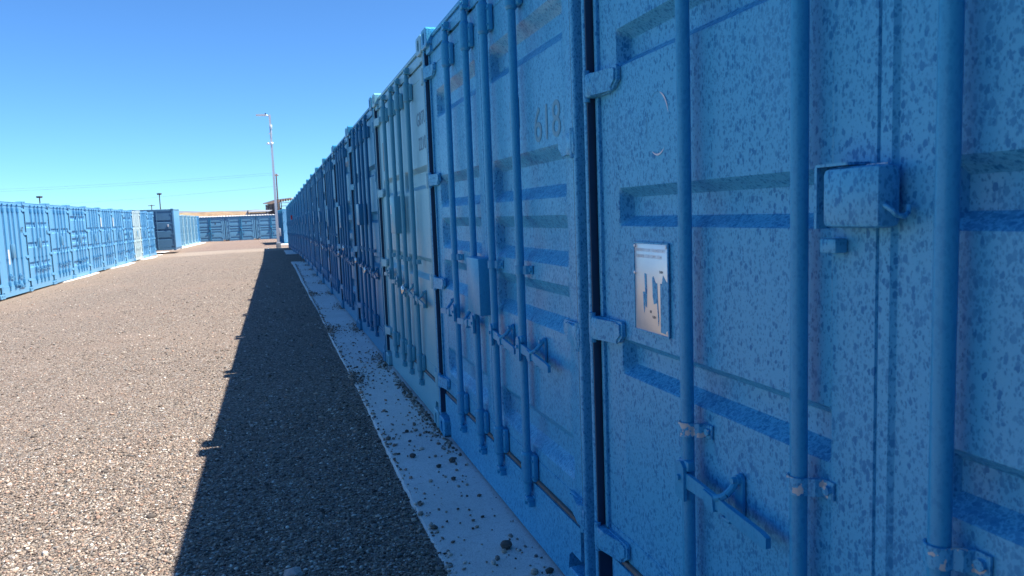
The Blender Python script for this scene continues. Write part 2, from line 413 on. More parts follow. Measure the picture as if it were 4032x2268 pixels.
def hinge_mesh(side):
    """forged blade on the door, wrapped round the pin at the post"""
    m = MB(); h = .038
    prof = [(0.045, -h), (.138, -h), (.178, -.030), (.206, -.008), (.206, .030), (.198, h), (.045, h)]
    def ex(poly, y0, y1): m.prism([(side*a, b) for a, b in poly], 'y', y0, y1)
    ex(prof, DF-.013, DF-.001)
    inner = [(.06, -h+.008), (.134, -h+.008), (.172, -.023), (.197, -.004), (.197, .025), (.190, h-.008), (.06, h-.008)]
    ex(inner, DF-.019, DF-.013)
    xs_ = (side*.006, side*.075)
    m.box(min(xs_), max(xs_), .004, DF, -h, h, .008)
    xs_ = (side*.055, side*.16)
    m.prism([(side*.07, .006), (side*.11, DF-.030), (side*.17, DF-.017), (side*.17, DF-.012), (side*.07, DF-.012)], 'z', -h+.004, h-.004)
    m.cyl((side*.026, .012, -h-.012), (side*.026, .012, h+.012), .0115, n=12)
    return m.mesh('hinge', 30)
def bearing_mesh(h):
    m = MB(); m.cyl((0, 0, 0), (0, 0, h), .027, n=16); m.cyl((0, 0, -.012), (0, 0, 0), .021, .027, n=16); m.cyl((0, 0, h), (0, 0, h+.012), .027, .021, n=16)
    m.box(-.027, .050, .010, DF-BY-.001, 0, h, .006)
    for z in (h*.2, h*.8): m.cyl((.041, .012, z), (.041, .005, z), .006, n=8)
    return m.mesh('bearing', 35)
def cam_mesh(up):
    m = MB(); s = 1 if up else -1
    m.cyl((0, 0, -.06*s), (0, 0, 0), .014, n=12); m.cyl((0, 0, 0), (0, 0, .012*s), .014, .009, n=12)
    z = sorted((.012*s, .034*s)); m.box(-.024, .026, -.016, .020, z[0], z[1], .006)
    z = sorted((.030*s, .056*s)); m.box(-.026, -.010, -.014, .012, z[0], z[1], .005); m.box(.010, .028, -.010, .022, z[0], z[1], .005)
    z = sorted((.008*s, .020*s)); m.box(-.032, .036, .014, DF-BY+.008, z[0], z[1], .003)
    return m.mesh('cam', 30)
def guide_mesh():
    m = MB(); n = 12; h = .036
    arc = [(.0235*math.cos(a), .0235*math.sin(a)) for a in np.linspace(math.pi*.95, math.pi*2.05, n)]
    inn = [(.0195*math.cos(a), .0195*math.sin(a)) for a in np.linspace(math.pi*2.05, math.pi*.95, n)]
    m.prism(arc+[(.034, .012), (.040, DF-BY-.006), (.066, DF-BY-.006), (.066, DF-BY-.001), (.034, DF-BY-.001)]+inn, 'z', -h/2, h/2)
    m.cyl((.052, DF-BY-.004, 0), (.052, DF-BY-.014, 0), .010, n=6)
    return m.mesh('guide_bracket', 30)
def handle_mesh(s):
    m = MB()
    def bx(a, b, *r, bev=.004): m.box(min(a*s, b*s), max(a*s, b*s), *r, bev)
    # saddle over the bar
    m.prism([(-.021, -.052), (-.021, .026), (-.012, .040), (.006, .044), (.021, .030), (.021, -.060)] if s > 0 else [(.021, -.052), (.021, .026), (.012, .040), (-.006, .044), (-.021, .030), (-.021, -.060)], 'y', -.027, -.016)
    bx(-.020, .030, -.018, .004, .020, .046)
    m.cyl((0, -.034, .0), (0, -.026, .0), .008, n=8)
    # arm
    m.prism([(s*.018, .016), (s*.090, .010), (s*.150, .004), (s*.205, -.004), (s*.205, -.030), (s*.150, -.030), (s*.10, -.026), (s*.018, -.024)], 'y', -.020, -.010)
    m.prism([(s*.11, .006), (s*.15, .0), (s*.155, -.036), (s*.135, -.040), (s*.115, -.03)], 'y', -.026, -.008)
    # grip
    m.prism([(s*.200, -.002), (s*.330, -.014), (s*.350, -.020), (s*.350, -.044), (s*.338, -.048), (s*.200, -.034)], 'y', -.022, -.009)
    return m.mesh('handle', 30)
def retainer_mesh(s):
    m = MB(); d = DF-BY
    pl = [(.015*math.cos(a), .048+.015*math.sin(a)) for a in np.linspace(0, math.pi, 8)]+[(.015*math.cos(a), -.056+.015*math.sin(a)) for a in np.linspace(math.pi, 2*math.pi, 8)]
    m.prism(pl, 'y', d-.010, d-.0015)
    m.cyl((0, d-.010, .048), (0, d-.018, .048), .012, n=12); m.cyl((0, d-.018, .048), (0, d-.030, .048), .008, n=6)
    m.cyl((0, d-.010, -.056), (0, d-.020, -.056), .009, n=6)
    pts = [(0, d-.016, .046), (-s*.001, d-.026, .030), (-s*.006, d-.040, .014), (-s*.016, d-.050, .004), (-s*.030, d-.056, .0)]
    for a, b in zip(pts[:-1], pts[1:]): m.cyl(a, b, .008, .009, n=8)
    m.box(-.018, .018, d-.050, d-.008, -.050, -.040, .003)
    return m.mesh('handle_retainer', 30)
def body_meshes(hi=True, length=CL, width=CW, height=CH):
    w = MB(); x0, x1 = .012, width-.012
    # corrugated long walls, plain rear wall and floor
    for sx, x in ((1, x0), (-1, x1)):
        ys_ = [.10]; prof = []
        n = int((length-.35)/.278); st = (length-.35)/n; y = .12
        prof.append((y, 0))
        for i in range(n):
            for f, d in ((.1, 0), (.22, .034), (.62, .034), (.74, 0)): prof.append((y+f*st, d))
            y += st
        prof.append((length-.16, 0))
        vs = []; fs = []
        for yy, d in prof: vs += [(x+sx*(.0+d), yy, .16), (x+sx*d, yy, height-.11)]
        for i in range(len(prof)-1): fs.append((2*i, 2*i+1, 2*i+3, 2*i+2))
        w.add(vs, fs)
        a, b = sorted((x-sx*.006, x+sx*.05))
        w.box(a, b, .10, length-.16, .02, .165); w.box(a, b, .10, length-.16, height-.115, height-.03)
        a, b = sorted((x-sx*.010, x+sx*.12)); w.box(a, b, length-.16, length, 0, height)
    w.box(x0, x1, length-.05, length-.02, .1, height-.05); w.box(x0+.02, x1-.02, .12, length-.05, .10, .16)
    r = MB(); n = int((length-.3)/.21); st = (length-.3)/n; prof = [(.10, 0)]; y = .14
    for i in range(n):
        for f, d in ((.0, 0), (.15, .020), (.5, .020), (.65, 0)): prof.append((y+f*st, d))
        y += st
    prof.append((length-.02, 0)); vs = []; fs = []
    for yy, d in prof: vs += [(x0+.03, yy, height-.045+d), (x1-.03, yy, height-.045+d)]
    for i in range(len(prof)-1): fs.append((2*i, 2*i+1, 2*i+3, 2*i+2))
    r.add(vs, fs); r.box(x0, x0+.06, .12, length-.16, height-.10, height-.028); r.box(x1-.06, x1, .12, length-.16, height-.10, height-.028)
    r.box(x0+.06, x1-.06, .13, length-.05, height-.075, height-.07)
    return w.mesh('wall', 25), r.mesh('roof', 25)
def header_mesh():
    m = MB(); m.prism([(.036, 2.448), (.036, 2.505), (.050, 2.532), (.046, 2.544), (.13, 2.548), (.13, 2.448)], 'x', .160, CW-.160)
    m.box(.160, CW-.160, .036, .048, 2.530, 2.552, .003)
    m.box(.05, .17, .02, .12, 2.44, CH-.115); m.box(CW-.17, CW-.05, .02, .12, 2.44, CH-.115)
    return m.mesh('header', 25)
def sill_mesh():
    m = MB(); a, b = .225, CW-.225
    m.prism([(.100, .275), (.100, .150), (.190, .150), (.215, .128), (a, .085), (a, .018), (b, .018), (b, .085), (CW-.215, .128), (CW-.19, .150), (CW-.100, .150), (CW-.1, .275)], 'y', .030, .11)
    m.box(.10, CW-.10, .045, .12, .270, .292)
    return m.mesh('sill', 25)
STY = {
 'three': dict(lv=((.915, 1.030), (1.381, 1.499), (1.860, 1.974)), sl=.030, d=.044, sw=.013, hz=(.32, 1.045, 1.83, 2.30)),
 'wave':  dict(lv=((.430, .605), (.975, 1.160), (1.230, 1.420), (1.484, 1.680), (2.035, 2.205)), sl=.052, d=.042, sw=.020, hz=(.35, 1.0, 1.66, 2.33)),
 'two':   dict(lv=((.98, 1.14), (1.62, 1.78)), sl=.035, d=.034, sw=.02, hz=(.34, 1.0, 1.66, 2.33)),
 'bigthree': dict(lv=((.66, .83), (1.24, 1.41), (1.82, 1.99)), sl=.035, d=.038, sw=.02, hz=(.34, 1.0, 1.66, 2.33)),
 'flat':  dict(lv=(), sl=.03, d=.0, sw=.02, hz=(.34, 1.0, 1.66, 2.33)),
}
def put(name, key, fn, mat, parent, loc=(0, 0, 0), rot=None):
    return ob(name, cached(key, fn), mat, parent, loc, rot)

def container(loc, rz, style, paint_, bar, label, group, lod=0, guide_z=1.195, handles=((0, -1, .88), (1, -1, .87), (2, 1, .87), (3, 1, .87)),
              box=(1.09, 1.318, .94, 1.22, .085), bars=(.63, 1.055, 1.395, 1.81), box_mat=None, hz=None):
    S = STY[style]; root = tag(empty('shipping_container', loc, rz), label, 'container', group)
    wkey = cached('body', body_meshes)
    ob('wall', wkey[0], paint_, root); ob('roof', wkey[1], paint_, root)
    for i, (x, z) in enumerate(((0, 0), (CW-.162, 0), (0, CH-.118), (CW-.162, CH-.118))):
        put('corner_casting', 'cast', casting_mesh, paint_, root, (x, 0, z))
    put('corner_post', 'postL', lambda: post_mesh(1), paint_, root, (0, .009, 0)); put('corner_post', 'postR', lambda: post_mesh(-1), paint_, root, (CW, .009, 0))
    put('header', 'head', header_mesh, paint_, root); put('sill', 'sill', sill_mesh, paint_, root)
    put('threshold', 'thr', lambda: MB().box(.12, CW-.12, .034, .050, .278, .294, .003).mesh('threshold'), 'worn' if lod == 0 else paint_, root)
    drs = []
    for x in (.0235, CW-.0305): put('gasket', 'gask', lambda: MB().box(0, .007, .013, .074, .135, 2.455).mesh('gasket'), 'rubber', root, (x, 0, 0))
    for s, x in ((1, .042), (-1, CW-.042-DW)):
        d = put('door', ('door', style, s), lambda s=s: door_mesh(S['lv'], S['sl'], S['d'], s, sw=S['sw']), paint_, root, (x, 0, 0)); drs.append(d)
        hx = .0 if s > 0 else CW
        for z in (hz or S['hz']):
            put('hinge', ('hinge', s), lambda s=s: hinge_mesh(s), paint_, d, (hx-x, 0, z))
    for i, u in enumerate(bars):
        b = put('locking_bar', 'bar', lambda: MB().cyl((0, 0, .235), (0, 0, 2.43), .0175, n=18).mesh('locking_bar', 40), bar, root, (u, BY, 0))
        if lod <= 1:
            put('bearing', 'bear', lambda: bearing_mesh(.115), bar, b, (0, 0, .285)); put('bearing', 'bear', None, bar, b, (0, 0, 2.265))
        put('cam', 'camT', lambda: cam_mesh(True), bar, b, (0, 0, 2.44)); put('cam', 'camB', lambda: cam_mesh(False), bar, b, (0, 0, .225))
        g_ = put('guide_bracket', 'guide', guide_mesh, bar, b, (0, 0, guide_z))
    for bi, s, z in handles:
        u = bars[bi]
        h = put('handle', ('handle', s), lambda s=s: handle_mesh(s), bar, root, (u, BY, z))
        put('handle_retainer', ('ret', s), lambda s=s: retainer_mesh(s), bar, root, (u+s*.185, BY, z))
    if box:
        a, b_, z0, z1, pr = box
        put('lock_box', ('box', box), lambda: MB().box(a, b_, DF-pr, DF-.012, z0, z1, .005).mesh('lock_box', 30), box_mat or bar, root)
    return root

# ------------------------------------------------------------------ right row (in shade)
P0, YB, X0 = 2.475, 4.7377, .962
ORD = ['zeroth', 'first', 'second', 'third', 'fourth', 'fifth', 'sixth', 'seventh', 'eighth', 'ninth', 'tenth', 'eleventh', 'twelfth', 'thirteenth', 'fourteenth', 'fifteenth', 'sixteenth', 'seventeenth', 'eighteenth', 'nineteenth', 'twentieth']
GR = 'containers in the shaded right row'
NR = 20
R90 = -math.pi/2
def rrow_pos(k):
    """front-left corner (as seen facing the doors) of right-row container k; k=0 is nearest"""
    y = YB+P0*(k-1); t = max(0, (k-11)/8.0)
    return (X0-.17*t**1.3, y, zr(y-1.2))
right = []
for k in list(range(NR))+[-1]:
    x, y, z = rrow_pos(k)
    if k == 0:
        c = container((x+.015, y, z), R90, 'three', 'blue', 'blue_bar', 'nearest speckled blue container with a pale customs plate on its door', GR, 0,
                      guide_z=.862, handles=((0, 1, .735), (1, -1, .50), (2, 1, .735)), bars=(.62, 1.047, 1.383, 1.81), box=None)
    elif k == 1:
        c = container((x, y, z), R90, 'wave', 'blue', 'blue_bar', 'blue container with deeply ribbed doors and ghosted numerals, next to the nearest one', GR, 0)
    elif k == 2:
        c = container((x+.004, y, z), R90, 'two', 'teal', 'teal_bar', 'faded teal container with ghosted lettering between two darker blue ones', GR, 0,
                      box=(1.08, 1.31, 1.30, 1.60, .09), guide_z=1.10, handles=((0, -1, .94), (1, -1, .90), (2, 1, .86), (3, 1, .84)))
    elif k < 0:
        c = container((x, y, z), R90, 'two', 'blue', 'blue_bar', 'blue container beside the nearest one, %s behind the viewpoint' % ORD[-k], GR, 2)
    else:
        st = ['wave', 'two', 'bigthree', 'three'][k % 4]
        c = container((x+random.uniform(-.008, .008), y, z), R90, st, 'navy', 'navy_bar',
                      'dark blue container in the shaded right row, %s from the camera end' % ORD[k+1], GR, 1 if k < 9 else 2,
                      box=(1.08+random.uniform(-.03, .03), 1.31, 1.33+random.uniform(-.03, .06), 1.61+random.uniform(-.02, .05), .085+random.uniform(0, .02)),
                      guide_z=1.08+random.uniform(-.05, .1), handles=((0, -1, .92), (1, -1, .9), (2, 1, .88), (3, 1, .86)))
    right.append(c)

# unseen container block added behind the viewpoint to shade faces turned towards it
for i in range(8):
    j = i % 4; zz = ground_z(-1.2, -3)+.01+(CH+.01)*(i//4)
    container((1.6-2.47*j, -3.0, zz), math.pi, 'two', 'navy', 'navy_bar', 'added dark container of the unseen shading stack behind the viewpoint, %s from the right row, %s tier' % (ORD[j+1], ('lower', 'upper')[i//4]), 'added shading containers behind the viewpoint', 2)
# details of the nearest container (k=0)
C0 = right[0]
m = MB(); m.box(1.139, 1.274, DF-.062, DF-.010, 1.386, 1.494, .012)
lb = ob('lock_box', m.mesh('lock_box', 40), 'blue', C0)
m = MB(); m.prism([(1.116, 1.384), (1.116, 1.495), (1.120, 1.502), (1.20, 1.502), (1.20, 1.497), (1.123, 1.497), (1.122, 1.384)], 'y', DF-.058, DF-.010)
ob('hood', m.mesh('hood', 30), 'blue', lb)
m = MB(); m.tube([(1.272, DF-.048, 1.425), (1.288, DF-.047, 1.417), (1.293, DF-.040, 1.408), (1.293, DF-.026, 1.405), (1.291, DF-.015, 1.412), (1.289, DF-.012, 1.424)], .0045, 8)
ob('hasp_hook', m.mesh('hasp_hook', 50), 'blue', lb)
m = MB()
for (a, b_) in ((1.222, 1.236), (1.236, 1.262), (1.214, 1.222)):
    m.prism([(a, DF-.030), (b_, DF-.036), (b_+.002, DF-.033), (a+.001, DF-.026)], 'z', 1.4935, 1.4965)
ob('weld_bead', m.mesh('weld_bead'), 'white', lb)
m = MB(); m.box(1.098, 1.140, DF-.030, DF-.001, 1.337, 1.364, .003); ob('lock_catch', m.mesh('lock_catch'), 'blue', C0)
# customs plate: embossed aluminium with torn blue overpaint
pl = ob('customs_plate', MB().box(.283, .479, DF-.0045, DF+.001, 1.076, 1.332, .0015).mesh('customs_plate'), 'plate', C0)
fr = MB(); y0, y1 = DF-.007, DF-.003
fr.box(.279, .2835, y0, y1, 1.072, 1.336); fr.box(.4785, .483, y0, y1, 1.072, 1.336); fr.box(.2835, .4785, y0, y1, 1.072, 1.0765); fr.box(.2835, .4785, y0, y1, 1.3315, 1.336)
ob('plate_edge', fr.mesh('plate_edge'), 'blue', pl)
pp = MB()
for poly in ([(.344, 1.246), (.355, 1.244), (.357, 1.195), (.354, 1.150), (.356, 1.146), (.349, 1.150), (.346, 1.20)],
             [(.334, 1.191), (.344, 1.191), (.346, 1.165), (.340, 1.130), (.336, 1.150)],
             [(.390, 1.236), (.397, 1.240), (.408, 1.222), (.418, 1.222), (.420, 1.170), (.426, 1.120), (.423, 1.10), (.416, 1.165), (.398, 1.160), (.392, 1.18)],
             [(.436, 1.222), (.445, 1.222), (.452, 1.246), (.466, 1.232), (.4785, 1.225), (.4785, 1.096), (.466, 1.082), (.436, 1.084)]):
    pp.prism(poly, 'y', DF-.0056, DF-.0045)
ob('torn_overpaint', pp.mesh('torn_overpaint', 0), 'blue', pl)
MAT['plate_text'] = simple('plate_lettering', (.80, .80, .79), .45); MAT['plate_print'] = simple('plate_print', (.18, .18, .18), .6)
for s, u, z, sz, mt in (('APPROVED FOR TRANSPORT', .372, 1.313, .0145, 'plate_text'), ('UNDER CUSTOMS SEAL', .372, 1.295, .0145, 'plate_text'), ('5084', .441, 1.254, .011, 'plate_print'), ('08', .378, 1.136, .011, 'plate_print'), ('5084', .398, 1.122, .011, 'plate_print')):
    ob('lettering', text_mesh(s, sz), mt, pl, (u, DF-.0048, z), (math.pi/2, 0, 0))
for u, z in ((.289, 1.325), (.472, 1.325), (.286, 1.245), (.474, 1.088)):
    ob('rivet', cached('rivet', lambda: MB().cyl((0, 0, 0), (0, -.004, 0), .006, .004, n=10).mesh('rivet')), 'plate', pl, (u, DF-.004, z))
# remains of a round sticker
def arc(cu, cz, ru, rz_, a0, a1, w, d):
    m = MB(); n = 14; vs = []
    for i in range(n+1):
        a = math.radians(a0+(a1-a0)*i/n); f = w*math.sin(math.pi*i/n)+.0004
        vs += [(cu+(ru-f)*math.cos(a), d, cz+(rz_-f)*math.sin(a)), (cu+(ru+f)*math.cos(a), d, cz+(rz_+f)*math.sin(a))]
    fs = [(2*i, 2*i+1, 2*i+3, 2*i+2) for i in range(n)]
    return m.add(vs, fs).mesh('sticker_remnant', 0)
for a0, a1, w in ((15, 75, .0022), (-120, -55, .0022)):
    ob('sticker_remnant', arc(.425, 1.665, .062, .085, a0, a1, w, DF-.0007), 'white', C0)
for a0, a1, w in ((150, 215, .0008), (80, 130, .0005)):
    ob('sticker_remnant', arc(.425, 1.665, .062, .085, a0, a1, w, DF-.0007), 'navy', C0)
for o in C0.children:
    if o.name.startswith('locking_bar'):
        for ch in o.children:
            if ch.name.startswith('guide'): ch.material_slots[0].material = MAT['blue_chip']
# ghost lettering
C1 = right[1]
for s, u, z in (('6', 1.985, 1.765), ('1', 2.08, 1.765), ('8', 2.18, 1.765), ('M', 1.70, 1.84)):
    ob('lettering', text_mesh(s, .19), 'ghost', C1, (u, DF-.0002, z), (math.pi/2, 0, 0))
C2 = right[2]
MAT['ghost_teal'] = simple('ghost_lettering_teal', (.10, .25, .36), .6, 0, .4, 90)
for s, u, z, sz in (('GBTU', 2.12, 2.10, .13), ('2210', 2.12, 1.93, .13)):
    ob('lettering', text_mesh(s, sz), 'ghost_teal', C2, (u, DF-.0002, z), (math.pi/2, 0, 0))
ob('weathered_sticker', MB().box(.24, .40, DF-.001, DF+.001, 1.86, 2.12).mesh('weathered_sticker'), 'old_sticker', C2)
ob('paper_label', MB().box(1.12, 1.16, DF-.0915, DF-.0902, 1.46, 1.53).mesh('paper_label'), 'white', C2)

# padlocks
def padlock_disc():
    m = MB(); m.cyl((0, .010, 0), (0, -.012, 0), .034, n=28); m.cyl((0, -.012, 0), (0, -.0155, 0), .034, .027, n=28); m.cyl((0, .010, 0), (0, .0135, 0), .034, .027, n=28)
    return m.mesh('body', 30)
def padlock(kind, world, label):
    r = tag(empty('padlock', world, R90), label, 'padlock', 'padlocks on the right row')
    if kind == 'disc':
        put('body', 'pdisc', padlock_disc, 'chrome', r)
        put('keyway', 'pkey', lambda: MB().box(-.028, .010, -.0168, -.0150, -.010, .006, .003).mesh('keyway'), 'dark_metal', r)
        put('shackle', 'psh', lambda: MB().tube([(.030*math.cos(a)+.006, -.002, .030*math.sin(a)+.006) for a in np.linspace(-.5, 2.1, 9)], .006).mesh('shackle', 60), 'chrome', r)
    else:
        put('body', 'pbox', lambda: MB().box(-.022, .022, -.011, .011, -.045, 0, .004).mesh('body'), 'galv', r)
        put('shackle', 'psh2', lambda: MB().tube([(-.014, 0, -.005), (-.014, 0, .02)]+[(.014*math.cos(a), 0, .02+.014*math.sin(a)) for a in np.linspace(math.pi, 0, 7)]+[(.014, 0, -.005)], .0035).mesh('shackle', 60), 'chrome', r)
    return r
def on_row(k, u, y, z):
    x, yy, zz = right[k].location; return (x+y, yy-u, zz+z)
padlock('disc', on_row(2, 1.395+.08, BY-.045, .86), 'large chrome disc padlock on the faded teal container')
padlock('disc', on_row(3, .63-.06, BY-.045, .92), 'left chrome disc padlock on the dark container behind the teal one')
padlock('disc', on_row(3, 1.395+.08, BY-.045, .86), 'right chrome disc padlock on the dark container behind the teal one')
padlock('disc', on_row(4, .63-.06, BY-.045, .91), 'lower chrome disc padlock on the fifth container')
padlock('disc', on_row(4, 1.395+.08, BY-.045, 1.02), 'upper chrome disc padlock on the fifth container')
padlock('box', on_row(5, 1.81-.02, BY-.045, .98), 'square silver padlock hanging on the sixth container')
for k in (6, 7, 8): padlock('box' if k % 2 else 'disc', on_row(k, 1.395+.08, BY-.045, .86), 'small padlock on the dark right-row container, %s from the camera' % ORD[k+1])
# red cloth on a far lock box
x, y, z = right[15].location
m = MB(); m.box(-.10, .10, -.06, .05, 1.62, 1.84, .03)
tag(ob('red_bag', m.mesh('red_bag', 40), 'red', None, (x-.02, y-1.2, z), (0, 0, R90)), 'small dark red bag tied above a lock box far along the right row', 'bag')

# ------------------------------------------------------------------ left row (sunlit)
LP, LY, LX = 2.4475, 24.515, -6.775
GL = 'sunlit containers of the left row'
ltypes = [('flat', 'sky'), ('flat', 'sky'), ('bigthree', 'sky'), ('two', 'sky'), ('wave', 'sky'), ('two', 'sky'), ('two', 'sky'), ('two', 'sky'), ('wave', 'sky'), ('two', 'pale'), ('two', 'sky'), ('wave', 'sky')]
lnote = ['light blue container cut off by the left edge of the view', 'smooth-doored light blue container numbered 447 at the left edge', 'light blue container with three deep door recesses beside number 447',
         'light blue container, fourth from the left edge, with two door recesses', 'light blue container with closely ribbed doors, fifth from the left edge', 'light blue container, sixth from the left edge of the view',
         'light blue container with white placard, nearest of the two so marked', 'light blue container with white placard, farther of the two so marked', 'ribbed light blue container just left of the pale one',
         'pale bleached container in the sunlit left row', 'light blue container just right of the pale one', 'last container of the sunlit left row, beside the open gap']
left = []
for i, (st, pc) in enumerate(ltypes):
    k = i-2
    low = i == 1
    c = container((LX-.0027*k*LP+random.uniform(-.015, .015), LY+LP*k, -.317+random.uniform(-.006, .010)), math.pi/2, st, pc, 'sky_bar' if pc == 'sky' else 'pale', lnote[i], GL, 1 if i < 5 else 2,
                  box=(1.10, 1.26, 1.22, 1.52, .07) if not low else (1.02, 1.20, 1.02, 1.40, .07), guide_z=.95 if not low else 1.0, box_mat='slate',
                  handles=((0, 1, .62), (1, 1, .60), (2, 1, .62), (3, 1, .64)) if not low else ((0, 1, .55), (1, 1, .30), (2, 1, .52), (2, 1, .24)))
    left.append(c)
def letter(c, s, u, z, sz, mt='black_text'): ob('lettering', text_mesh(s, sz), mt, c, (u, DF-.0012, z), (math.pi/2, 0, 0))
letter(left[1], '447', 2.10, 1.76, .24)
for i, s in ((2, '10'), (3, '17'), (4, '8'), (5, '3')): letter(left[i], s, 2.17, 1.66, .2)
for i in (6, 7):
    ob('placard', MB().box(.17, .33, DF-.004, DF-.0005, 1.80, 2.18).mesh('placard'), 'sticker', left[i])
ob('placard', MB().box(.12, .22, DF-.003, DF-.0005, 1.80, 2.05).mesh('placard'), 'old_sticker', left[9])
ob('placard', MB().box(.10, .22, DF-.003, DF-.0005, 1.76, 2.02).mesh('placard'), 'white', left[11])
ob('placard', MB().box(.06, .16, DF-.003, DF-.0005, 1.78, 2.20).mesh('placard'), 'white', left[1])
ob('placard', MB().box(.72, .92, DF-.003, DF-.0005, .86, 1.26).mesh('placard'), 'sticker', left[1])

# ------------------------------------------------------------------ ten-foot container in the gap, doors towards us
def far_door(w, lv, side, z0=.18, z1=2.42, depth=.05, lo=.05, hi=.03):
    m = MB(); us = [0, .10, .115, w-.115, w-.10, w]; zs = [z0]
    for a, b in lv: zs += [a, a+lo, b-hi, b]
    zs.append(z1); vs = []
    for z in zs:
        for u in us:
            s = smooth01((u-.10)/.015)*smooth01((w-.10-u)/.015)
            t = max([min(1, max(0, (z-a)/lo))*min(1, max(0, (b-z)/hi)) for a, b in lv])
            vs.append((u, depth*s*t, z))
    n = len(us); m.add(vs, [(j*n+i, j*n+i+1, (j+1)*n+i+1, (j+1)*n+i) for j in range(len(zs)-1) for i in range(n-1)])
    e = depth+.01
    m.box(0, w, e, e+.02, z0, z1); m.box(0, .006, .002, e, z0, z1); m.box(w-.006, w, .002, e, z0, z1); m.box(0, w, .002, e, z0, z0+.006); m.box(0, w, .002, e, z1-.006, z1)
    return m.mesh('door', 20)
def simple_hinge(s):
    m = MB(); a, b = sorted((-.02*s, .13*s)); m.box(a, b, -.018, .0, -.04, .04, .008); m.cyl((-.02*s, -.012, -.07), (-.02*s, -.012, .07), .02, n=10); return m.mesh('hinge')
def frame_bits(root, w, h, paint_, length):
    m = MB()
    for a, b in ((0, .10), (w-.10, w)):
        put('corner_post', ('fpost', a, w), lambda a=a, b=b: MB().box(a, b, 0, .12, .118, h-.118, .008).mesh('corner_post'), paint_, root)
    for x, z in ((0, 0), (w-.162, 0), (0, h-.118), (w-.162, h-.118)): put('corner_casting', 'cast', None, paint_, root, (x, -.004, z))
    put('header', ('fhead', w), lambda: MB().box(.10, w-.10, .01, .12, 2.43, 2.56).mesh('header'), paint_, root)
    put('sill', ('fsill', w), lambda: MB().box(.10, w-.10, .01, .12, .02, .17).mesh('sill'), paint_, root)
gz = -.13
# right front corner of this box
tc = tag(empty('shipping_container', (-5.92-CW, 50.4, gz), 0), 'ten-foot blue container with shade-darkened ribbed doors standing in the gap after the left row', 'container')
bw, br = body_meshes(length=2.991)
ob('wall', bw, 'sky_shaded', tc); ob('roof', br, 'pale', tc); frame_bits(tc, CW, CH, 'sky_shaded', 2.991)
for s, x in ((1, .10), (-1, CW/2+.005)):
    d = ob('door', far_door(CW/2-.105, ((.67, .82), (1.20, 1.35), (1.74, 1.89)), s, depth=.06), 'sky_shaded', tc, (x, .03, 0))
    for z in (.3, 1.0, 1.65, 2.25): put('hinge', ('sh', s), lambda s=s: simple_hinge(s), 'sky_shaded', d, (0 if s > 0 else CW/2-.105, 0, z))
for u in (.45, .95, 1.45, 1.95):
    b = put('locking_bar', 'fbar', lambda: MB().cyl((0, 0, .1), (0, 0, 2.48), .018, n=10).mesh('locking_bar', 40), 'sky_shaded', tc, (u, .0, 0)) if u in (.95, 1.45) else None
ob('lock_catch', MB().box(2.04, 2.12, -.02, .03, 1.45, 1.62, .01).mesh('lock_catch'), 'galv', tc)
ob('lit_wall_sheet', MB().box(CW-.004, CW+.006, .10, 2.85, .15, 2.47).mesh('lit_wall_sheet'), 'sky', tc)  # sunlit side in the lighter copy of the same paint

# ------------------------------------------------------------------ second left row beyond the gap
G2 = 'bleached containers beyond the gap'
r2 = []
for i in range(8):
    pc, bc = ('bleach', 'slate') if i < 7 else ('sky', 'sky_bar')
    lab = ('bleached container beyond the ten-foot box, %s of that short row' % ORD[i+1]) if i < 7 else 'blue container closing the bleached row by the far doors'
    c = container((-7.15+.03*i, 58.8+2.46*i, -.36), math.pi/2, 'two', pc, bc, lab, G2, 2, box=(1.10, 1.26, 1.22, 1.52, .06), guide_z=.95, handles=((1, 1, .62), (2, 1, .60)))
    r2.append(c)
slab('pavement', lambda y: -6.95+.02*(y-56), -9, 53.6, 78.5, lambda y: -.355, .1)

# ------------------------------------------------------------------ far row of double-door units facing us
FW = 2.991
A = Vector((-7.85, 82.9)); B = Vector((-.30, 82.8)); dv = (B-A).normalized(); ang = math.atan2(dv.y, dv.x)
FLAB = ['far double-door unit behind the bleached row, mostly hidden', 'left of the three far double-door units facing the lane', 'middle of the three far double-door units facing the lane', 'right of the three far double-door units, behind the light pole', 'far double-door unit hidden behind the light pole and right row']
FLV = ((.18, .41), (.84, 1.04), (1.07, 1.28), (1.34, 1.55), (1.80, 2.02))
def fcorr(w):
    m = MB(); n = 4; vs = []; pr = []
    for i in range(n*8+1):
        f = i/(n*8)*2; pr.append((w*i/(n*8), .03*(.5-.5*math.cos(2*math.pi*f))))
    for u, d in pr: vs += [(u, d, .12), (u, d, 2.47)]
    m.add(vs, [(2*i, 2*i+1, 2*i+3, 2*i+2) for i in range(len(pr)-1)]); return m.mesh('wall_panel', 60)
